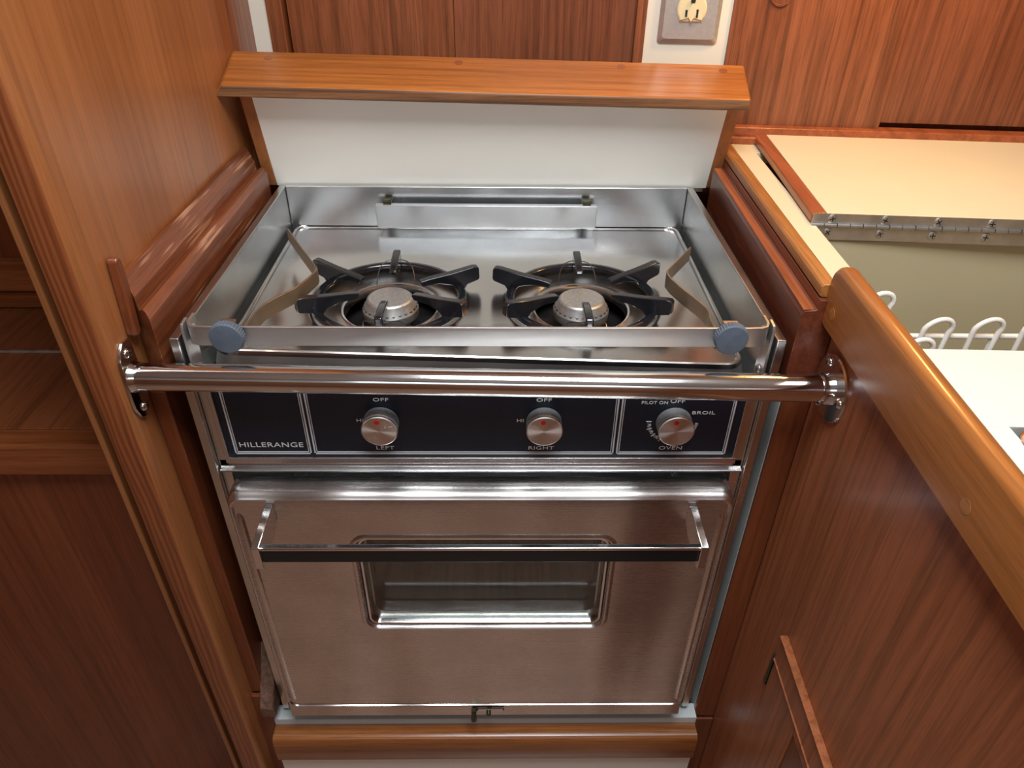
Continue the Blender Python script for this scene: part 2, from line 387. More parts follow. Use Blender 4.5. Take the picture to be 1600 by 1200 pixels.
wallbox(b, -0.02, 1.2, -0.01, 0.012, 0.978, 0.990); wallbox(b, -0.02, 1.2, -0.01, 0.018, 0.969, 0.979)
struct('baseboard_back', b, 'rededge', bevel=0.002)
# knot-hole plug near the top of the right panel
b = B(); t = B(); t.lathe([(0.0125,0),(0.0125,0.0012),(0.0105,0.0012),(0.010,0.0004),(0.0001,0.0004)], (0.043, -0.001, 1.1375), 'Y', 24, -1); b.merge(t, MW)
tag(obj('finger_hole', b, 'back_d'), 'dark round finger hole ring at the top of the right back panel', 'finger hole')

# outlet
T = thing('wall_outlet', MW @ Vector((-0.059, 0, 1.141)), 'single brushed metal wall outlet with ivory receptacle above the wooden cap', 'outlet')
b = B(); t = B()
o_, i_ = rrect(-0.0945, -0.0235, 1.084, 1.198, 0.004), rrect(-0.0895, -0.0285, 1.089, 1.193, 0.004)
t.loft([[(x,-0.001,z) for x,z in o_], [(x,-0.0035,z) for x,z in o_], [(x,-0.0068,z) for x,z in i_]]); b.merge(t, MW)
obj('face_plate', b, 'plate', T, smooth=25)
b = B(); t = B()
cs = []
for k in range(40):
    a = 2*PI*k/40; x, z = 0.0172*math.cos(a), 0.0172*math.sin(a); cs.append((x-0.0585, max(-0.0135, min(0.0135, z))+1.1215))
t.loft([[(x,-0.005,z) for x,z in cs], [(x,-0.0085,z) for x,z in cs], [(-0.0585+(x+0.0585)*0.9,-0.0095,1.1215+(z-1.1215)*0.9) for x,z in cs]])
b.merge(t, MW); R = obj('receptacle', b, 'ivory', T, smooth=30)
b = B(); t = B(); t.prism([(-0.072,1.1100),(-0.0585,1.1255),(-0.045,1.1100),(-0.0585,1.1130)], 'Y', -0.0112, -0.0090)
t.prism([(-0.0585,1.1085),(-0.0640,1.1160),(-0.0585,1.1300),(-0.0530,1.1160)], 'Y', -0.0118, -0.0090); b.merge(t, MW)
obj('moulded_star', b, 'ivory', R)
for sx, h in ((-0.0648, 0.0035), (-0.0522, 0.0042)):
    b = B(); t = B(); t.box(sx-0.0011, sx+0.0011, -0.0121, -0.009, 1.1172-h, 1.1172+h); b.merge(t, MW); obj('slot', b, 'slot', R, smooth=0)
b = B(); t = B(); t.lathe([(0.0026,0.009),(0.0026,0.0121),(0.0001,0.0121)], (-0.0585,0,1.1305), 'Y', 16, -1); b.merge(t, MW); obj('ground_hole', b, 'slot', R)

# ------------------------------------------------------------------ left bulkhead
b = B(); b.box(-0.322, -0.300, 0.012, 0.50, 0.0, 1.88); struct('wall_left', b, 'bulk')
b = B()
b.prism([(-0.326,-0.034),(-0.309,-0.034),(-0.304,-0.0325),(-0.301,-0.029),(-0.2995,-0.024),(-0.2995,0.0115),(-0.326,0.0115)], 'Z', 0, 1.88)
bmesh.ops.recalc_face_normals(b.bm, faces=b.bm.faces)
for f in b.bm.faces: f.material_index = 1 if f.normal.x > 0.55 else 0  # front coloured darker than the side: shade put into the wood, besides grain
struct('trim_5', b, ['post', 'bulk'], smooth=60)
b = B(); b.box(-0.338, -0.326, -0.016, 0.03, 0, 1.88); struct('trim_6', b, 'dark', bevel=0.001)
b = B(); b.box(-0.344, -0.338, -0.026, 0.03, 0, 1.88); struct('trim_7', b, 'bulk', bevel=0.002)
# corner batten at the rear of the bulkhead
b = B(); b.box(-0.301, -0.292, 0.398, 0.47, 0.9, 1.88); struct('trim_8', b, 'back', bevel=0.001)

# stepped ledge on the bulkhead beside the stove (left)
b = B()
b.prism([(-0.2995,0.972),(-0.2945,0.972),(-0.2890,0.959),(-0.2875,0.956),(-0.2868,0.944),(-0.281,0.9475),(-0.2775,0.9465),(-0.2745,0.9405),(-0.2745,0.875),(-0.283,0.865),(-0.2995,0.865)], 'Y', 0.006, 0.362)
for v_ in b.bm.verts:
    if v_.co.y < 0.1: v_.co.y = 0.013 - (v_.co.x+0.2945)/0.020*0.017          # mitred front end
T = tag(obj('stepped_moulding', b, 'mould', bevel=0.0006, smooth=20), 'worn stepped wooden moulding along the tall bulkhead beside the stove', 'moulding')
b = B(); b.box(-0.2995, -0.284, 0.000, 0.37, 0.39, 0.8645)
tag(obj('lining_board', b, ['dark', 'sheetwhite'], bevel=0.002), 'dark wooden lining board of the recess at the bulkhead side of the stove', 'board')
# tapered turn button
b = B(); t = B()
pr = [(-0.0045,-0.033),(-0.0015,-0.0355),(0.0025,-0.0355),(0.0055,-0.033),(0.0075,0.010),(0.006,0.030),(0.0035,0.0345),(0.0,0.0350),(-0.003,0.032)]
t.prism(pr, 'X', -0.0045, 0.0045)
b.merge(t, Matrix.Translation((-0.2945, 0.0035, 0.9580)) @ Matrix.Rotation(math.radians(-4), 4, 'X'))
tag(obj('turn_button', b, 'dark', bevel=0.0018), 'small tapered dark wood turn button on the tall bulkhead above the rail end', 'turn button')
# small weathered block
b = B(); b.hexa([(-0.286,-0.019,0.364),(-0.2685,-0.019,0.364),(-0.2685,0.03,0.364),(-0.286,0.03,0.364),(-0.286,-0.019,0.384),(-0.2685,-0.019,0.380),(-0.2685,0.03,0.45),(-0.286,0.03,0.455)])
tag(obj('wooden_block', b, 'block', bevel=0.0015), 'small weathered wooden block at the lower corner of the stove', 'block')

# ------------------------------------------------------------------ cabinet beyond the bulkhead
T = thing('locker_cabinet', (-0.75, 0.06, 0), 'dark teak locker cabinet with hinged top beyond the tall bulkhead', 'cabinet')
b = B(); b.box(-1.25, -0.346, 0.072, 0.36, 0.0, 0.735); obj('carcass', b, 'cab', T)
b = B(); b.prism([(0.060,0.7085),(0.0575,0.712),(0.0575,0.748),(0.0605,0.7515),(0.072,0.7505),(0.0885,0.7495),(0.0885,0.7085)], 'X', -1.25, -0.346); obj('nosing', b, 'cabx', T, bevel=0.0015)
b = B(); b.box(-1.25, -0.346, 0.089, 0.240, 0.7352, 0.750); obj('lid', b, 'cabtop', T, bevel=0.001)
b = B(); b.box(-1.25, -0.346, 0.244, 0.36, 0.7352, 0.750); obj('top_board', b, 'cabtop', T, bevel=0.001)
b = B(); b.tube([(-1.25,0.242,0.7505),(-0.346,0.242,0.7505)], 0.0022, 8)
H = obj('hinge', b, 'hinge', T)
for k in range(9):
    x = -0.48-0.034*k; b = B(); b.tube([(x,0.242,0.7505),(x-0.017,0.242,0.7505)], 0.0030, 10); obj('knuckle', b, 'hinge', H)
b = B(); b.box(-1.25, -0.346, 0.361, 0.372, 0.4, 1.5); obj('back_panel', b, 'cab', T)
b = B(); b.box(-1.25, -0.346, 0.352, 0.3608, 0.752, 0.776); b.box(-1.25, -0.346, 0.346, 0.3608, 0.780, 0.824); obj('back_rail', b, 'cabx', T, bevel=0.0015)
b = B(); b.box(-1.6, -1.57, -1.72, 0.9, 0, 1.9); struct('wall_left_2', b, 'room')

# ------------------------------------------------------------------ back splash and wooden cap
T = thing('backsplash', (0.0, 0.378, 0.915), 'leaning white laminate splash panel with teak side edges behind the stove', 'backsplash')
PB = [(-0.270,0.3795,0.918),(0.2835,0.3795,0.918)]; PT = [(-0.2705,0.344,1.040),(0.2835,0.344,1.027)]
nrm = Vector((0, 0.28, 0.96)).cross(Vector((1,0,0))); nrm = Vector((0,-0.96,-0.28))
def slab(b, p, th):
    q = [Vector(v) for v in p]; k = [v - nrm*th for v in q]
    vs = [*q, *k]; v = [b.bm.verts.new(x) for x in vs]
    for f in ((0,1,2,3),(7,6,5,4),(0,4,5,1),(1,5,6,2),(2,6,7,3),(3,7,4,0)): b._f([v[i] for i in f])
b = B(); slab(b, [PB[0],PB[1],PT[1],PT[0]], 0.008); obj('splash_panel', b, 'white', T)
for x0, x1 in ((-0.2850,-0.2702),(0.2837,0.2985)):
    b = B(); z = 1.040 if x0 < 0 else 1.027
    slab(b, [(x0,0.3795,0.918),(x1,0.3795,0.918),(x1,0.344,z),(x0,0.344,z)], 0.012); obj('side_edge', b, 'bulk', T, bevel=0.001)
b = B(); 
v = lambda x, y, z: (x, y, z)
t = B()
fb = [(-0.3045,0.318,1.0405),(0.3010,0.318,1.0295)]; ft = [(-0.2940,0.3185,1.0535),(0.3010,0.3185,1.0425)]
bt = [(-0.2990,0.3965,1.0755),(0.3100,0.3965,1.0640)]; bb = [(-0.3100,0.3985,1.0640),(0.3100,0.3985,1.0530)]
b.hexa([fb[0],fb[1],bb[1],bb[0],ft[0],ft[1],bt[1],bt[0]])
T = thing('shelf_board', (0.0, 0.355, 1.04), 'varnished teak cap board with four round plugs above the splash panel', 'cap board')
b.bm.normal_update(); bmesh.ops.recalc_face_normals(b.bm, faces=b.bm.faces)
for f in b.bm.faces: f.material_index = 1 if f.normal.y < -0.7 else 0  # front face darker: painted shade plus worn wood
obj('board', b, ['cap', 'worn'], T, bevel=0.0030, seg=4)  # 'worn' is worn wood with the front's shade also in its colour
A0, A1, C0, C1 = [Vector(p) for p in (ft[0], ft[1], bt[0], bt[1])]
nc = (A1-A0).cross(C0-A0).normalized()
if nc.z < 0: nc = -nc
for u, wv in ((0.072,0.80),(0.438,0.82),(0.755,0.84),(0.955,0.80)):
    p = (A0*(1-u)+A1*u)*(1-wv) + (C0*(1-u)+C1*u)*wv
    b = B(); t = B(); t.lathe([(0.0052,-0.003),(0.0052,0.00015),(0.0001,0.00015)], (0,0,0), 'Z', 20)
    b.merge(t, Matrix.Translation(p) @ nc.to_track_quat('Z','X').to_matrix().to_4x4()); obj('plug', b, 'plug', T, smooth=30)

# ------------------------------------------------------------------ stove
T = thing('stove', (0, 0.19, 0.345), 'two burner stainless steel galley stove with oven and black control panel', 'stove')
W2 = 0.2665; ZT = 0.92; ZC = 0.865
b = B()   # carcass: sides, bottom, back
b.box(-W2, -W2+0.002, 0.014, 0.372, 0.345, 0.84); b.box(W2-0.002, W2, 0.014, 0.372, 0.345, 0.84)
b.box(-W2, W2, 0.03, 0.372, 0.345, 0.347); b.box(-W2, W2, 0.370, 0.372, 0.345, 0.84)
b.box(-0.24, 0.24, 0.05, 0.36, 0.822, 0.824)
obj('body', b, 'steel_y', T, bevel=0.0006)
# rim: hollow folded walls left, right and back
b = B()
for sg in (-1, 1):
    xs = sorted((sg*W2, sg*(W2-0.0086))); b.prism([(0,0.352),(0,ZT),(0.377,ZT),(0.377,0.835),(0.013,0.835),(0.013,0.352)], 'X', *xs)
    obj('rim_side', b, 'steel_y', T, bevel=0.0012); b = B()
b = B(); b.box(-W2+0.0088, W2-0.0088, 0.3695, 0.377, 0.835, ZT+0.001); obj('rim_back', b, 'steel', T, bevel=0.0012)
# folded strip standing in front of the rear wall
b = B(); b.hexa([(-0.142,0.352,0.873),(0.1405,0.352,0.873),(0.1405,0.354,0.873),(-0.142,0.354,0.873),(-0.142,0.349,0.9035),(0.1405,0.349,0.9035),(0.1405,0.3505,0.9035),(-0.142,0.3505,0.9035)])
b.box(-0.142,0.1405,0.349,0.3568,0.9028,0.9040)
R = obj('rear_guard', b, 'steel', T, bevel=0.0006)
for x in (-0.128, 0.128):
    b = B(); b.box(x-0.006, x+0.006, 0.355, 0.3694, 0.8995, 0.9040); b.box(x-0.005, x+0.005, 0.3568, 0.361, 0.9040, 0.908); obj('clip', b, 'bronze', R, bevel=0.0005)

# cooktop pan with two dished openings
XC0, XC1, YC0, YC1 = -0.2465, 0.2465, 0.047, 0.369
BUR = [(-0.1035, 0.171), (0.1065, 0.170)]
def lift(x, y): return 0.0150*max(0.0, min(1.0, (0.10-y)/0.05))*max(0.0, min(1.0, (0.24-x)/0.48))
b = B(); bm = b.bm; NB = 56
outer = rrect(XC0, XC1, YC0, YC1, 0.012, 5)
# densify the outline so the front edge can lift
dense = []
for i in range(len(outer)):
    p, q = Vector(outer[i]), Vector(outer[(i+1)%len(outer)]); n = max(1, int((q-p).length/0.03))
    for k in range(n): dense.append(p.lerp(q, k/n))
def ringv(pts, z, l=True): return [bm.verts.new((p[0], p[1], z+(lift(p[0],p[1]) if l else 0))) for p in pts]
ov = ringv(dense, ZC); edges = []
for i in range(len(ov)): edges.append(bm.edges.new((ov[i], ov[(i+1)%len(ov)])))
hol = []
for cx, cy in BUR:
    hv = ringv([(cx+0.0890*math.cos(2*PI*k/NB), cy+0.0890*math.sin(2*PI*k/NB)) for k in range(NB)], ZC, False)
    for i in range(NB): edges.append(bm.edges.new((hv[i], hv[(i+1)%NB])))
    hol.append(hv)
bmesh.ops.triangle_fill(bm, use_beauty=True, use_dissolve=False, edges=edges)
bm.faces.ensure_lookup_table()
for f in list(bm.faces):
    c = f.calc_center_median()
    for cx, cy in BUR:
        if (c.x-cx)**2+(c.y-cy)**2 < 0.0870**2: bm.faces.remove(f); break
for (cx, cy), hv in zip(BUR, hol):
    prev = hv
    for r, z in ((0.0865,-0.0007),(0.084,-0.0022),(0.081,-0.0042),(0.077,-0.0058),(0.070,-0.0072),(0.062,-0.0082),(0.056,-0.0088),(0.0535,-0.0078),(0.0515,-0.0085),(0.0505,-0.011),(0.050,-0.018)):
        cur = [bm.verts.new((cx+r*math.cos(2*PI*k/NB), cy+r*math.sin(2*PI*k/NB), ZC+z)) for k in range(NB)]
        for i in range(NB): b._f([prev[i], prev[(i+1)%NB], cur[(i+1)%NB], cur[i]])
        prev = cur
# raised bead round the edge, then the turned-down skirt
prev = ov
def inset(pts, d):
    out = []
    for p in pts:
        x = max(XC0+d, min(XC1-d, p[0])); y = max(YC0+d, min(YC1-d, p[1])); out.append((x, y))
    return out
for d, z in ((-0.0008,0.0014),(-0.0022,0.0026),(-0.0040,0.0028),(-0.0054,0.0018),(-0.0060,-0.001),(-0.0062,-0.003),(-0.0110,-0.019)):
    cur = []
    for p in dense:
        cxm, cym = 0.5*(XC0+XC1), 0.5*(YC0+YC1)
        qx = max(XC0+0.012, min(XC1-0.012, p.x)); qy = max(YC0+0.012, min(YC1-0.012, p.y))
        n = Vector((p.x-qx, p.y-qy)); n.normalize()
        q = p - n*d
        cur.append(bm.verts.new((q.x, min(q.y, 0.3692), ZC+z+lift(p.x, p.y))))
    b.mi = 1 if d < -0.0105 else 0
    for i in range(len(cur)): b._f([prev[i], prev[(i+1)%len(cur)], cur[(i+1)%len(cur)], cur[i]])
    prev = cur
b.mi = 0
obj('cooktop', b, ['steel_top', 'fiddle'], T, smooth=30)
for cx, cy in BUR:
    b = B(); b.lathe([(0.072,0.826),(0.072,0.8275),(0.0001,0.8275)], (cx, cy, 0), 'Z', 40)
    b.box(cx-0.012, cx+0.012, cy, cy+0.16, 0.829, 0.841)
    obj('burner_tray', b, 'black', T)
    b = B()   # burner cap
    b.lathe([(0.020,0.829),(0.020,0.846),(0.0300,0.848),(0.0306,0.852),(0.0306,0.857),(0.0294,0.859),(0.0262,0.8650),(0.0250,0.8680),(0.0230,0.8695),(0.018,0.8690),(0.0001,0.8686)], (cx, cy-0.001, 0), 'Z', 48)
    b.mi = 1
    for k in range(26):
        a = 2*PI*k/26; t = B(); t.prism([(-0.0017,0.0006),(0.0,-0.0012),(0.0017,0.0006),(0.0011,0.0006),(0.0,-0.0002),(-0.0011,0.0006)], 'Y', -0.0004, 0.0006)
        for f in t.bm.faces: f.material_index = 1
        b.merge(t, Matrix.Translation((cx, cy-0.001, 0.8600)) @ Matrix.Rotation(a, 4, 'Z') @ Matrix.Translation((0,-0.0292,0)) @ Matrix.Rotation(math.radians(-20),4,'X'))
    obj('burner_cap', b, ['alu', 'slot'], T, smooth=30)
    # grate: ring with six fingers and retaining wires
    zr = 0.8690; rr = 0.0790
    b = B(); pts = [(cx+rr*math.cos(2*PI*k/48), cy+rr*math.sin(2*PI*k/48), zr) for k in range(48)]
    rings = []
    for k in range(48):
        a = 2*PI*k/48; d = Vector((math.cos(a), math.sin(a), 0)); c = Vector((cx,cy,zr))
        rings.append([c+d*(rr+u)+Vector((0,0,h)) for u, h in ((-0.0048,-0.002),(-0.0040,0.0018),(-0.0012,0.0034),(0.0022,0.0034),(0.0046,0.0016),(0.005,-0.002),(0.003,-0.0036),(-0.003,-0.0036))])
    b.loft(rings, close=True)
    G = obj('burner_grate', b, 'enamel', T, smooth=50)
    for k in range(6):
        a = math.radians((18,90,152,208,270,327)[k] if cx < 0 else (27,90,163,213,270,332)[k]); sh = k in (1, 4)
        b = B(); t = B()
        # side profile (radius, height)
        prof = [(0.034,0.8815),(0.037,0.8775),(0.055,0.8778),(0.070,0.8740),(0.0755,0.8675),(0.0835,0.8668),(0.087,0.8725),(0.1000,0.8765),(0.1015,0.8790),(0.1010,0.8905),(0.0985,0.8925),(0.094,0.8925),(0.070,0.8885),(0.045,0.8855),(0.0345,0.8835)]
        t.prism([((0.034+(r-0.034)*0.70 if sh else r), (z-0.0035 if sh and r > 0.09 else z)) for r, z in prof], 'Y', -0.0042, 0.0042)
        b.merge(t, Matrix.Translation((cx, cy, 0)) @ Matrix.Rotation(a, 4, 'Z'))
        obj('finger', b, 'enamel', G, bevel=0.0022, seg=3)
    b = B()
    for sg in (1, -1):
        ang = PI/2 if sg > 0 else -PI/2
        P = []
        for i in range(17):
            u = -1+2*i/16; a = ang + u*0.42
            rad = 0.054+0.019*(1-abs(u)**2.2); P.append((cx+rad*math.cos(a), cy+rad*math.sin(a), 0.858+0.021*(1-u**4)))
        b = B(); b.tube(P, 0.0006, 6); obj('retaining_wire', b, 'thin', G)

# fiddle rail across the front, bent back at both ends
b = B(); ZF = 0.9215
path = [(-0.2515,0.026,ZF),(-0.2512,0.012,ZF),(-0.2485,0.006,ZF),(-0.243,0.0035,ZF),(-0.232,0.003,ZF),(0.232,0.003,ZF),(0.243,0.0035,ZF),(0.2485,0.006,ZF),(0.2512,0.012,ZF),(0.2515,0.026,ZF)]
b.ribbon(path, (0,0,1), 0.019, 0.0026)
F = obj('fiddle_rail', b, 'fiddle', T, bevel=0.0005, smooth=40)
for sg in (-1, 1):
    b = B(); t = B(); xx = sg*0.2545
    b.prism([(0.004,0.868),(0.024,0.868),(0.024,0.925),(0.016,0.932),(0.006,0.931),(0.004,0.926)], 'X', *sorted((xx-0.0012, xx+0.0012)))
    screw(b, (sg*0.2502,0.016,0.9215), 'X', -sg, 0.0042, 0.0025); screw(b, (sg*0.2533,0.014,0.882), 'X', -sg, 0.0042, 0.0025)
    obj('bracket', b, ['fiddle', 'slot'], F, bevel=0.0004)
# adjustable pot clamps
def clamp(sg, xk, path):
    b = B(); b.ribbon(path, (0,0,1), 0.0165, 0.0020)
    b.ribbon([(xk-0.006,0.0055,ZF+0.004),(xk+0.006,0.0055,ZF+0.004)], (0,0,1), 0.022, 0.0012)
    b.box(xk-0.0065, xk+0.0065, -0.0005, 0.0062, ZF+0.0105, ZF+0.0150)
    b.box(xk-0.0065, xk+0.0065, -0.0005, 0.0008, ZF-0.008, ZF+0.0150)
    C = obj('pot_clamp', b, 'strap', T, bevel=0.0006, smooth=40)
    b = B(); N = 72; rings = []
    for y, r0, kn in ((-0.0006,0.0125,0),(-0.0012,0.0142,1),(-0.0075,0.0142,1),(-0.0088,0.0134,0),(-0.0090,0.0128,0)):
        rings.append([(xk+(r0+(0.00035*(1 if j%2 else -1) if kn else 0))*math.cos(2*PI*j/N), y, ZF+0.0035+(r0+(0.00035*(1 if j%2 else -1) if kn else 0))*math.sin(2*PI*j/N)) for j in range(N)])
    b.loft(rings); obj('thumbscrew', b, 'blue', C, smooth=30)
zc_ = 0.897
clamp(-1, -0.2135, [(-0.207,0.0066,0.914),(-0.2075,0.030,0.911),(-0.2105,0.052,0.905),(-0.2145,0.066,0.900),(-0.215,0.076,zc_),(-0.212,0.088,zc_),(-0.203,0.103,zc_),(-0.190,0.122,zc_),(-0.182,0.143,zc_),(-0.177,0.160,zc_),(-0.1775,0.168,zc_),(-0.184,0.180,zc_),(-0.207,0.222,zc_),(-0.2335,0.272,zc_)])
clamp(1, 0.2150, [(0.208,0.0066,0.914),(0.209,0.030,0.911),(0.212,0.050,0.906),(0.216,0.066,0.902),(0.2175,0.080,0.899),(0.214,0.098,zc_),(0.204,0.122,zc_),(0.196,0.145,zc_),(0.194,0.158,zc_),(0.1955,0.166,zc_),(0.208,0.186,zc_),(0.233,0.225,zc_)])

# front frame: two posts, panel surround
b = B()
for sg in (-1, 1):
    xs = sorted((sg*(W2-0.0088), sg*0.2475)); b.box(xs[0], xs[1], 0.006, 0.016, 0.370, 0.868)
b.box(-0.2475, 0.2475, 0.0, 0.012, 0.7785, 0.7855)
b.box(-0.2475, -0.2435, 0.0, 0.012, 0.7855, 0.872); b.box(0.2435, 0.2475, 0.0, 0.012, 0.7855, 0.872)
b.prism([(0.0015,0.7662),(0.0005,0.7670),(0.0005,0.7682),(0.0015,0.7690),(0.0045,0.7694),(0.0060,0.7705),(0.0060,0.7785),(0.012,0.7785),(0.012,0.7662)], 'X', -0.2565, 0.2565)
obj('front_frame', b, 'steel', T, bevel=0.001)
b = B(); b.box(-0.2434, 0.2434, 0.0035, 0.010, 0.7857, 0.8700)
P = obj('control_panel', b, 'panel', T)
b = B()
def line(x0, x1, z0, z1): b.box(x0, x1, 0.0028, 0.0037, z0, z1)
zb0, zt0 = 0.7880, 0.8690
for x0, x1 in ((-0.2375,-0.1640),(-0.1615,0.1275),(0.1300,0.2365)):
    for d, wd in ((0.0, 0.0014), (0.0024, 0.0006)):
        line(x0+d, x1-d, zb0+d, zb0+d+wd); line(x0+d, x0+d+wd, zb0+d, zt0); line(x1-d-wd, x1-d, zb0+d, zt0)
obj('panel_border', b, 'silver', P, smooth=0)
b = B()
YL = 0.0033
def put(txt, size, x, z, sx=1.5, rot=0.0, sp=1.05): obj('lettering', text_b(txt, size, (x, YL, z), sx, rot, sp), 'print', P, smooth=0)
put('HILLERANGE', 0.0083, -0.2015, 0.7990, 1.25)
for xk, nm in ((-0.0920,'LEFT'), (0.0580,'RIGHT')):
    put('OFF', 0.0054, xk, 0.8530); put('HI', 0.0052, xk-0.0215, 0.8290, 1.4); put(nm, 0.0062, xk-0.001, 0.7955, 1.35)
    put('O', 0.0062, xk+0.0025, 0.8610, 1.3)
put('OFF', 0.0060, 0.1815, 0.8520, 1.3); put('PILOT ON', 0.0048, 0.1605, 0.8502, 1.1); put('BROIL', 0.0052, 0.2075, 0.8385, 1.5)
put('OVEN', 0.0062, 0.1825, 0.7957, 1.35)
cxk, czk, rk = 0.1805, 0.8275, 0.0228
for i, s_ in enumerate(('170','200','250','300')):
    a = math.radians(186+22*i); put(s_, 0.0042, cxk+rk*math.cos(a), czk+rk*math.sin(a), 1.2, -(a+PI/2))
b = B()
for i in range(8):
    a = math.radians(178+11.0*i); r1 = 0.0205; t = B(); t.box(-0.0002,0.0002,0.0029,0.0037,r1,r1+(0.005 if i%2==0 else 0.002))
    b.merge(t, Matrix.Translation((cxk,0,czk)) @ Matrix.Rotation(PI/2-a, 4, 'Y'))
obj('dial_marks', b, 'print', P, smooth=0)
put('500', 0.0042, cxk+rk*math.cos(math.radians(-12)), czk+rk*math.sin(math.radians(-12)), 1.2, -math.radians(-12+90))
b = B(); b.lathe([(0.0016,-0.0026),(0.0016,-0.0036),(0.0001,-0.0036)], (-0.0945, 0.006, 0.8618), 'Y', 14, 1); obj('red_mark', b, 'red', P)
for xk in (-0.0932, 0.0585, 0.1805):
    zk = 0.8290
    b = B(); b.lathe([(0.0150,-0.0035),(0.0166,-0.0020),(0.0166,0.0090),(0.0162,0.0095),(0.0166,0.0100),(0.0166,0.0118)], (xk, 0.0, zk), 'Y', 56, -1)
    K = obj('control_knob', b, 'knurl', T, smooth=30)
    b = B(); t = B(); t.lathe([(0.0168,0.0),(0.0168,0.0012),(0.0158,0.0018),(0.0001,0.00175)], (0,0,0), 'Y', 56, -1)
    bmk = obj('knob_face', t, 'spun', K, smooth=30); b.bm.free(); bmk.location = Vector((xk, -0.0116, zk)); 
    bmk.data.transform(Matrix.Translation(OFF[K.as_pointer()])); bmk.location = Vector((xk, -0.0116, zk)) - OFF[K.as_pointer()]
    b = B(); b.lathe([(0.0023,0.0128),(0.0023,0.0138),(0.0001,0.0138)], (xk-0.0015, 0.0, zk+0.0105), 'Y', 18, -1); obj('indicator_dot', b, 'red', K)

# oven door: lofted shell with rounded top, window opening framed
DX0, DX1, DZ0, DZ1 = -0.2480, 0.2480, 0.3735, 0.7585
WX0, WX1, WZ0, WZ1 = -0.1370, 0.1390, 0.5445, 0.7010
YD = -0.020
b = B(); bm = b.bm
dout = rrect(DX0+0.005, DX1-0.005, DZ0+0.022, DZ1-0.010, 0.010, 5)
dw = rrect(WX0, WX1, WZ0, WZ1, 0.020, 8)
o1 = [bm.verts.new((x, YD, z)) for x, z in dout]; w1 = [bm.verts.new((x, YD, z)) for x, z in dw]
ed = [bm.edges.new((o1[i], o1[(i+1)%len(o1)])) for i in range(len(o1))] + [bm.edges.new((w1[i], w1[(i+1)%len(w1)])) for i in range(len(w1))]
bmesh.ops.triangle_fill(bm, use_beauty=True, use_dissolve=False, edges=ed)
for f in list(bm.faces):
    c = f.calc_center_median()
    if WX0+0.003 < c.x < WX1-0.003 and WZ0+0.003 < c.z < WZ1-0.003: bm.faces.remove(f)
def door_ring(ex, et, eb, y, r):
    return [bm.verts.new((x, y, z)) for x, z in rrect(DX0-ex+0.005, DX1+ex-0.005, DZ0+0.022-eb, DZ1-0.010+et, r, 5)]
prev = o1
for ex, et, eb, y, r in ((0.0015,0.0015,0.0010,YD-0.0022,0.011),(0.0030,0.003,0.002,YD-0.0024,0.012),(0.0045,0.006,0.003,YD-0.0005,0.013),(0.0052,0.0085,0.004,YD+0.004,0.013),(0.0054,0.0098,0.004,YD+0.010,0.013),(0.0054,0.0100,0.004,0.0035,0.013)):
    cur = door_ring(ex, et, eb, y, r)
    for i in range(len(cur)): b._f([prev[i], prev[(i+1)%len(cur)], cur[(i+1)%len(cur)], cur[i]])
    prev = cur
# pressed rim running inward to the glass
prev = w1
for d, y in ((0.0012,-0.0010),(0.0028,-0.0018),(0.0048,-0.0016),(0.0062,-0.0002),(0.0068,0.0024),(0.0070,0.006)):
    cur = [bm.verts.new((x, YD+y, z)) for x, z in rrect(WX0+d, WX1-d, WZ0+d, WZ1-d, max(0.02-d, 0.006), 8)]
    for i in range(len(cur)): b._f([prev[i], prev[(i+1)%len(cur)], cur[(i+1)%len(cur)], cur[i]])
    prev = cur
# side beads, lower flange
for sg in (-1, 1):
    b.tube([(sg*0.2395, YD+0.0030, DZ0+0.028), (sg*0.2395, YD+0.0020, DZ0+0.034), (sg*0.2395, YD+0.0020, DZ1-0.034), (sg*0.2395, YD+0.0030, DZ1-0.026)], [0.0025, 0.0046, 0.0046, 0.0025], 24)
b.hexa([(DX0+0.002,YD-0.0012,DZ0-0.001),(DX1-0.002,YD-0.0012,DZ0-0.001),(DX1-0.002,YD+0.001,DZ0-0.001),(DX0+0.002,YD+0.001,DZ0-0.001),(DX0+0.002,YD-0.0008,DZ0+0.0195),(DX1-0.002,YD-0.0008,DZ0+0.0195),(DX1-0.002,YD+0.001,DZ0+0.0460),(DX0+0.002,YD+0.001,DZ0+0.0460)])
b.box(DX0+0.002, DX1-0.002, YD-0.0010, 0.003, DZ0-0.0025, DZ0-0.001)
D = obj('oven_door', b, 'steel_door', T, smooth=35)
# inner window frame, glass, oven cavity seen through it
b = B()
rings = [[(x, y, z) for x, z in rrect(WX0+d, WX1-d, WZ0+d, WZ1-d, max(0.02-d,0.006), 8)] for d, y in ((0.0068,YD+0.004),(0.0085,YD+0.002),(0.0105,YD+0.0025),(0.0115,YD+0.006),(0.0115,YD+0.010),(0.0068,YD+0.010))]
b.loft(rings, close=True); obj('window_frame', b, 'chrome', D, smooth=50)
b = B(); b.prism(rrect(WX0+0.0100, WX1-0.0100, WZ0+0.0100, WZ1-0.0100, 0.011, 6), 'Y', YD+0.0065, YD+0.0095); obj('window_glass', b, 'glass', D, smooth=20)
b = B()
x0, x1, z0, z1 = WX0+0.009, WX1-0.009, WZ0+0.009, WZ1-0.009
rings = [[(x, y, z) for x, z in rrect(x0+d, x1-d, z0+d, z1-d, 0.012, 5)] for d, y in ((0,YD+0.0102),(0.0005,YD+0.0170),(0.0050,YD+0.0172),(0.0055,YD+0.0310))]
b.loft(rings, caps=False)
obj('window_liner', b, 'steel_top', D, smooth=40)
b = B(); b.box(-0.15, 0.15, 0.0125, 0.0145, 0.53, 0.71); obj('oven_interior', b, 'smoked', T)
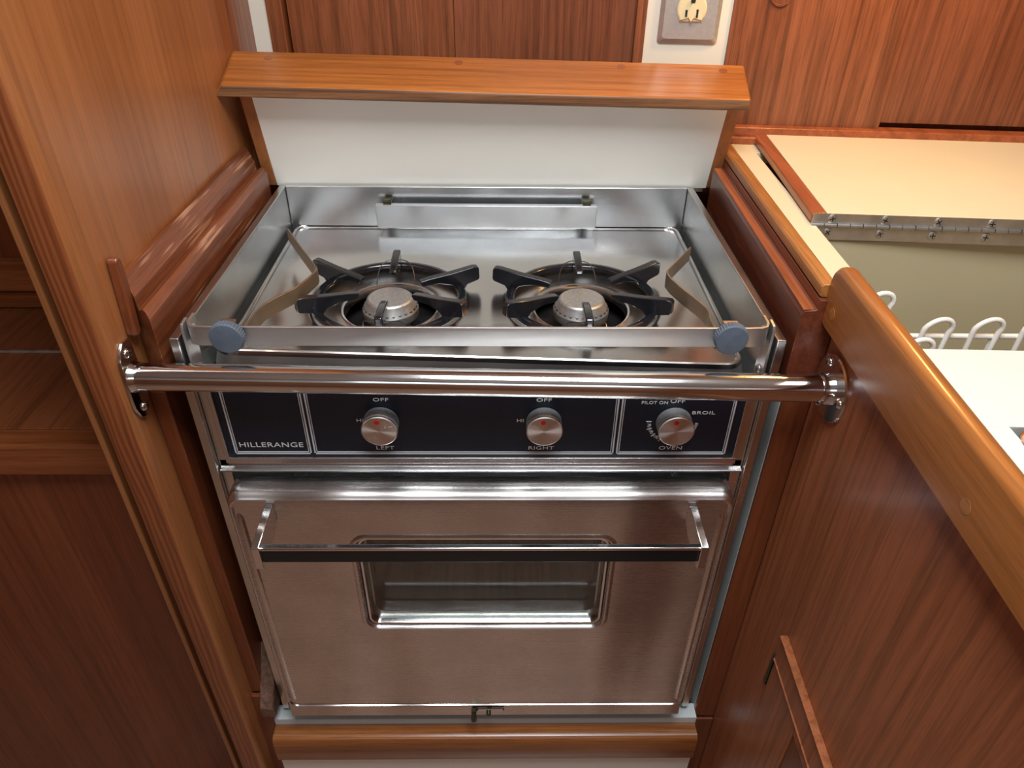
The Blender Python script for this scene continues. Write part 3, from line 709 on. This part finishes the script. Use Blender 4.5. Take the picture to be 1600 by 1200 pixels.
# door handle
b = B(); HZ = 0.7250
for sg in (-1, 1):
    x = sg*0.2085
    b = B(); t = B()
    pr = [(YD-0.0002,0.7450),(YD-0.0002,0.7215),(YD-0.012,0.7120),(-0.0665,0.7040),(-0.0680,0.7050),(-0.0680,0.7330),(-0.0660,0.7345)]
    xs = sorted((x-0.0038, x+0.0038)); t.prism(pr, 'X', *xs)
    # the brackets toe in slightly toward the grip
    for v_ in t.bm.verts: v_.co.x += sg*(-0.0015 + 0.010*(-(v_.co.y)-0.02)/0.048*0.35) 
    b.merge(t); obj('handle_bracket', b, 'chrome', D, bevel=0.0008)
b = B(); b.prism([(-0.0640,0.7098),(-0.0640,0.7262),(-0.0600,0.7262),(-0.0600,0.7098)], 'X', -0.2070, 0.2070); obj('handle_grip', b, 'grip', D, bevel=0.001)
b = B(); b.prism([(-0.0650,0.7264),(-0.0650,0.7290),(-0.0640,0.7300),(-0.0590,0.7300),(-0.0590,0.7264)], 'X', -0.2072, 0.2072); obj('handle_trim', b, 'chrome', D, bevel=0.0008)
# latch slot and lever at the bottom edge
b = B(); b.box(-0.018, 0.023, YD-0.0036, YD-0.0029, 0.3845, 0.3895); L = obj('latch_slot', b, 'slot', D)
b = B(); b.box(-0.010, 0.0215, YD-0.0042, YD-0.0030, 0.3848, 0.3880); obj('latch_plate', b, 'chrome', L)
b = B(); b.tube([(-0.0150,YD-0.006,0.3905),(-0.0150,YD-0.0075,0.385),(-0.0150,YD-0.0085,0.372),(-0.0150,YD-0.0082,0.3695)], [0.0030,0.0032,0.0036,0.0022], 12); obj('latch_lever', b, 'bronze', L)
b = B(); b.lathe([(0.0030,0),(0.0030,0.004),(0.0018,0.005),(0.0001,0.005)], (0.0035,YD-0.0032,0.3815), 'Y', 14, -1); obj('latch_pin', b, 'bronze', L)

# ------------------------------------------------------------------ grab rail
T = thing('grab_rail', (0, -0.023, 0.889), 'polished stainless grab rail crossing the front of the stove', 'rail')
PL, PR = Vector((-0.2985,-0.0155,0.8915)), Vector((0.3015,-0.0305,0.8912))
b = B(); b.tube([PL, PL.lerp(PR,0.5), PR], 0.0122, 40); obj('tube', b, 'chrome', T)
b = B()
pr = [(-0.0300,0.8665),(-0.0290,0.9100),(-0.0240,0.9200),(-0.0165,0.9255),(-0.0060,0.9245),(-0.0030,0.9200),(-0.0025,0.8800),(-0.0040,0.8640),(-0.0110,0.8545),(-0.0190,0.8510),(-0.0250,0.8545)]
b.prism(pr, 'X', -0.2994, -0.2964)
b.lathe([(0.0148,0),(0.0128,0.004),(0.0122,0.006)], (-0.2966,-0.0156,0.8915), 'X', 32, 1)
F = obj('rail_flange', b, 'chrome', T, bevel=0.0008)
for z, y in ((0.9150,-0.0150),(0.8610,-0.0165)):
    b = B(); screw(b, (-0.2964, y, z), 'X', 1, 0.0048, 0.0030); obj('screw', b, ['chrome','slot'], F)
b = B(); b.lathe([(0.0300,0),(0.0300,0.0022),(0.0285,0.0032),(0.0145,0.0034),(0.0142,0.012),(0.0122,0.0125)], (0.3022,-0.0305,0.8912), 'X', 48, -1)
F = obj('rail_flange', b, 'chrome', T, smooth=30)
for y, z in ((-0.0185,0.9105),(-0.0185,0.8695),(-0.0525,0.8912)):
    b = B(); screw(b, (0.2990, y, z), 'X', -1, 0.0045, 0.0030, rot=0.9); obj('screw', b, ['chrome','slot'], F)

# ------------------------------------------------------------------ recess floor, sill and panel under the stove
b = B(); b.box(-0.2770, 0.2770, -0.010, 0.39, 0.300, 0.315); b.box(-0.2770, 0.2770, -0.0100, 0.010, 0.315, 0.343); struct('trim_9', b, 'sheetwhite')
b = B(); b.prism([(-0.0325,0.284),(-0.0335,0.286),(-0.0335,0.325),(-0.0315,0.3305),(-0.0275,0.3335),(-0.0125,0.3335),(-0.0105,0.3315),(-0.0105,0.284)], 'X', -0.2760, 0.2755)
T = tag(obj('sill_rail', b, 'sole', smooth=50), 'varnished teak sill rail across the opening below the stove', 'rail')
b = B(); b.box(-0.2770, 0.2770, -0.024, -0.012, 0.0, 0.2835); struct('trim_10', b, 'white')
b = B(); b.box(-0.2995, -0.2775, -0.0060, 0.0, 0.0, 0.3895); struct('trim_11', b, 'dark', bevel=0.001)
b = B(); b.box(0.2778, 0.3030, -0.0040, -0.0005, 0.0, 0.3290); struct('trim_12', b, 'dark', bevel=0.001)

# ------------------------------------------------------------------ right side: recess lining, mouldings, worktop
YR = math.radians(1.75)                                   # the peninsula is a touch out of square
MR = Matrix.Translation((0.30, 0, 0)) @ Matrix.Rotation(-YR, 4, 'Z')
def skew(b): return b.xf(MR)                               # local x measured from 0.30
b = B(); b.box(-0.0225, 0.0033, 0.0, 0.385, 0.33, 0.872); b.mi = 1; b.box(-0.0231, -0.0225, 0.004, 0.38, 0.33, 0.870)
tag(obj('lining_board', skew(b), ['dark', 'sheetwhite'], bevel=0.0012), 'dark wooden lining board of the recess at the worktop side of the stove', 'board')
b = B(); b.prism([(-0.0270,0.8722),(-0.0270,0.9445),(-0.0255,0.9485),(-0.0165,0.9495),(-0.0150,0.9505),(-0.0145,0.9590),(-0.0020,0.9590),(-0.0020,0.9460),(0.0033,0.9460),(0.0033,0.8722)], 'Y', 0.0, 0.362)
tag(obj('stepped_moulding', skew(b), 'mould_d', bevel=0.0006, smooth=20), 'dark stepped wooden moulding below the cream worktop beside the stove', 'moulding')
b = B(); b.box(-0.0262, -0.0172, 0.001, 0.361, 0.9490, 0.9500)
skew(b); m_ = [o for o in COL.objects if o.name.startswith('stepped_moulding')][-1]; obj('step_strip', b, 'rededge', m_, label='lighter red strip on the step')

# peninsula panel and door
T = thing('galley_peninsula', (0.30, -0.25, 0), 'teak peninsula panel below the thick fiddle rail', 'cabinet')
b = B(); b.box(0.0035, 0.0090, -0.75, -0.0005, 0.0, 0.9365); obj('side_panel', skew(b), 'right', T)
b = B()
b.box(0.0002, 0.0034, -0.165, -0.0955, 0.05, 0.6000); b.box(0.0002, 0.0034, -0.62, -0.1655, 0.585, 0.6000)
Dr = obj('door', skew(b), 'right', T, bevel=0.001)
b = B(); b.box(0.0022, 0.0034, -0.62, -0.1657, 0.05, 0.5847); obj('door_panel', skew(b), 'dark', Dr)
b = B(); b.prism([(0.0034,0.6003),(-0.0022,0.6003),(-0.0026,0.6020),(-0.0026,0.6025),(-0.0012,0.6032),(-0.0012,0.6390),(-0.0014,0.6392),(-0.0042,0.6393),(-0.0042,0.6400),(0.0034,0.6400)], 'Y', -0.62, -0.0965)
obj('door_ledge', skew(b), 'right', Dr, bevel=0.0004)
b = B(); b.tube([(0.0020,-0.0915,0.600),(0.0020,-0.0915,0.552)], 0.0024, 10)
for z in (0.588, 0.578, 0.566): b.tube([(0.0020,-0.0915,z),(0.0020,-0.0915,z-0.0008)], 0.0029, 10)
b.box(0.0000, 0.0036, -0.0940, -0.0890, 0.553, 0.599)
obj('door_hinge', skew(b), 'bronze', Dr)
# thick fiddle rail
b = B()
def rr_end(x): return x
prof = [(-0.0075,0.930),(-0.0085,0.9312),(-0.0085,0.9845),(-0.0079,0.9880),(-0.0062,0.9908),(-0.0035,0.9923),(-0.0010,0.9925),(0.0030,0.9920),(0.0052,0.9903),(0.0062,0.9870),(0.0066,0.9800),(0.0066,0.930)]
rings = []
for y, zl, zh in ((0.0045,0.944,0.980),(0.0035,0.940,0.986),(0.0005,0.938,0.990),(-0.006,0.9370,0.9925),(-0.10,0.9370,0.9915),(-0.40,0.9370,0.9880),(-0.75,0.937,0.984)):
    rings.append([(x, y, zl+(z-0.930)/(0.9925-0.930)*(zh-zl)) for x, z in prof])
b.loft(rings); T = thing('fiddle_board', (0.30, -0.2, 0.93), 'thick varnished teak fiddle rail along the worktop edge', 'rail')
obj('board', skew(b), 'rail', T, smooth=30)
for y, z in ((-0.0135,0.954),(-0.235,0.954)):
    b = B(); b.lathe([(0.0050,-0.002),(0.0050,0.0002),(0.0001,0.0002)], (-0.0085,y,z), 'X', 20, -1); obj('plug', skew(b), 'edge', T)

# worktop
ZW = 0.970
b = B()
XE = 0.46
def slab_y(x0, x1, y0, y1, z0, z1, k=0.058):
    b.hexa([(x0,y0,z0),(x1,y0,z0),(x1,y1-k*x1,z0),(x0,y1-k*x0,z0),(x0,y0,z1),(x1,y0,z1),(x1,y1-k*x1,z1),(x0,y1-k*x0,z1)])
slab_y(-0.0010, 0.0225, 0.0055, 0.398, 0.952, ZW)                        # strip beside the stove
b.box(0.0225, XE, 0.139, 0.362, 0.930, 0.956)                            # recess floor under the folded flap
slab_y(0.0225, XE, 0.362, 0.398, 0.952, ZW)
b.box(0.0225, XE, 0.139, 0.150, 0.956, ZW)
b.box(0.0095, 0.0225, -0.0900, 0.0055, 0.952, ZW)
T = thing('worktop', (0.40, 0.1, 0.95), 'cream laminate worktop with an open food well', 'worktop')
obj('top_surface', skew(b), 'counter_lamplit', T, bevel=0.0008)
b = B(); b.box(0.0095, XE, -0.180, -0.0901, 0.952, ZW); b.box(0.0095, 0.040, -0.60, -0.1801, 0.952, ZW)
obj('front_surface', skew(b), 'counter_daylit', T, bevel=0.0008)  # same sheet as the top; the paler tint paints in daylight
b = B(); b.prism([(-0.0125,0.9595),(-0.0145,0.9610),(-0.0145,0.9690),(-0.0125,0.9712),(-0.0022,0.9715),(-0.0012,0.9700),(-0.0012,0.9595)], 'Y', 0.0050, 0.392)
obj('worktop_edge', skew(b), 'edge', T, bevel=0.0008)
b = B()
b.box(0.0215, 0.60, 0.1375, 0.1388, 0.58, 0.9525); b.box(0.0195, 0.0222, -0.090, 0.138, 0.58, 0.9515)
b.box(0.0215, 0.60, -0.095, -0.0905, 0.58, 0.9515); b.box(0.02, 0.60, -0.092, 0.14, 0.575, 0.58)
b.box(0.598, 0.60, -0.09, 0.14, 0.58, 0.96)
obj('well_liner', skew(b), 'beige', T)
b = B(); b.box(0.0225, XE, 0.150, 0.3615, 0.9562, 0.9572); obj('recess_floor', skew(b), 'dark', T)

# folded-back lid with piano hinge
T = thing('hatch_cover', (0.42, 0.26, 0.971), 'cream laminate cover with teak edge folded back on the worktop', 'hatch cover')
ML = Matrix.Translation((0.3215, 0.137, 0)) @ Matrix.Rotation(-math.radians(4.2), 4, 'Z')
b = B(); slab_y(0.0142, 0.40, 0.001, 0.272, 0.9712, 0.9815, 0.03); obj('lid_panel', b.xf(ML), 'counter_lamplit', T, bevel=0.0006)
b = B(); b.hexa([(0.0,0.001,0.9712),(0.014,0.001,0.9712),(0.014,0.273,0.9712),(0.0,0.273,0.9712),(0.0,0.001,0.9800),(0.014,0.001,0.9822),(0.014,0.273,0.9822),(0.0,0.273,0.9800)])
obj('lid_edge', b.xf(ML), 'rededge', T, bevel=0.0018)
b = B(); b.box(0.0012, 0.52, -0.0006, 0.0009, 0.9715, 0.9812); b.box(0.0, 0.52, -0.0012, 0.0000, 0.9552, 0.9690)
H = obj('piano_hinge', b.xf(ML), 'hinge', T)
b = B()
for k in range(42):
    x = 0.0005+0.0125*k; b.tube([(x,-0.0018,0.9702),(x+0.0117,-0.0018,0.9702)], 0.0022 if k%2 else 0.0025, 12)
obj('knuckle', b.xf(ML), 'hinge', H)
for k in range(9):
    b = B(); screw(b, (0.0200+0.0505*k, -0.0006, 0.9765), 'Y', -1, 0.0048, 0.0012, rot=0.2+k); obj('screw', b.xf(ML), ['hinge','slot'], H)
    b = B(); screw(b, (0.0185+0.0505*k, -0.0012, 0.9628), 'Y', -1, 0.0048, 0.0012, rot=0.7+k*1.3); obj('screw', b.xf(ML), ['hinge','slot'], H)

# white wire rack standing in the well
T = thing('dish_rack', (0.43, 0.02, 0.58), 'white coated wire dish rack standing in the open well', 'dish rack')
def arch(cx, y, zb, zt, hw, lean=0.004):
    P = [(cx-hw, y, zb), (cx-hw+0.001, y, zt-hw*1.05)]
    for i in range(1, 12):
        a = PI-PI*i/12; P.append((cx+lean*math.sin(a)+hw*math.cos(a), y, zt-hw+hw*math.sin(a)))
    P += [(cx+hw-0.001, y, zt-hw*1.05), (cx+hw-0.004, y, zb)]
    return P
b = B()
ya = 0.030
b.tube([(0.335,ya+0.004,0.9045),(0.85,ya+0.004,0.9045)], 0.0026, 10); b.tube([(0.335,-0.06,0.9045),(0.335,ya+0.004,0.9045)], 0.0026, 10)
b.tube([(0.335,-0.06,0.9045),(0.85,-0.06,0.9045)], 0.0026, 10)
for z in (0.86, 0.80): b.tube([(0.335,ya+0.004,z),(0.85,ya+0.004,z)], 0.0020, 8)
for k in range(13):
    x = 0.345+0.042*k; b.tube([(x,ya+0.0045,0.74),(x,ya+0.0045,0.9045)], 0.0018, 8)
b.tube([(0.335,ya+0.004,0.74),(0.85,ya+0.004,0.74)], 0.0026, 8); b.tube([(0.335,-0.06,0.74),(0.85,-0.06,0.74)], 0.0026, 8)
for x in (0.336, 0.845):
    for y in (-0.06, ya+0.004): b.tube([(x,y,0.583),(x,y,0.9045)], 0.0024, 8)
for k in range(14): b.tube([(0.34+0.039*k,-0.06,0.74),(0.34+0.039*k,ya+0.004,0.74)], 0.0018, 8)
obj('wire_frame', b, 'wire', T, smooth=60)
for cx in (0.4140, 0.4600, 0.5060, 0.5520, 0.5980, 0.6440):
    b = B(); b.tube(arch(cx, ya, 0.86, 0.9245, 0.0128), 0.0024, 10); obj('plate_loop', b, 'wire', T, smooth=60)
b = B(); b.tube(arch(0.3640, 0.050, 0.86, 0.9400, 0.0128), 0.0024, 10); obj('plate_loop', b, 'wire', T, smooth=60)
b = B(); b.tube(arch(0.3850, 0.004, 0.86, 0.9190, 0.0128), 0.0024, 10); obj('plate_loop', b, 'wire', T, smooth=60)

# sink set into the worktop
b = B()
def sink_ring(d, z, r): return [(x, y, z) for x, y in rrect(0.332+d, 0.80-d, -0.52+d, -0.1815-d, max(r, 0.005), 6)]
b.loft([sink_ring(0,0.9702,0.02), sink_ring(0.002,0.9722,0.02), sink_ring(0.010,0.9720,0.02), sink_ring(0.016,0.9690,0.022), sink_ring(0.022,0.955,0.025), sink_ring(0.030,0.84,0.03), sink_ring(0.06,0.828,0.03)], caps=False)
b._f([v for v in b.bm.verts][-28:])
tag(obj('sink', b, 'steel', smooth=40), 'stainless steel sink let into the worktop beside the fiddle rail', 'sink')

# ------------------------------------------------------------------ brass reading lamp under the side deck, just above the frame
T = thing('cabin_lamp', (0.44, 0.30, 1.42), 'small brass cabin lamp with warm bulb above the worktop', 'lamp')
b = B(); b.lathe([(0.030,1.44),(0.030,1.445),(0.012,1.45),(0.010,1.88)], (0.46,0.27,0), 'Z', 24); obj('stem', b, 'bronze', T)
b = B(); b.lathe([(0.014,1.44),(0.030,1.432),(0.055,1.395),(0.056,1.394),(0.031,1.4335),(0.014,1.442)], (0.46,0.27,0), 'Z', 32); obj('lamp_shade', b, 'bronze', T)
pl = bpy.data.lights.new('bulb', 'POINT'); pl.energy = 3.6; pl.color = (1.0, 0.53, 0.15); pl.shadow_soft_size = 0.022
po = bpy.data.objects.new('bulb', pl); COL.objects.link(po); po.parent = T; po.location = Vector((0.46,0.27,1.385))-Vector((0.44,0.30,1.42))
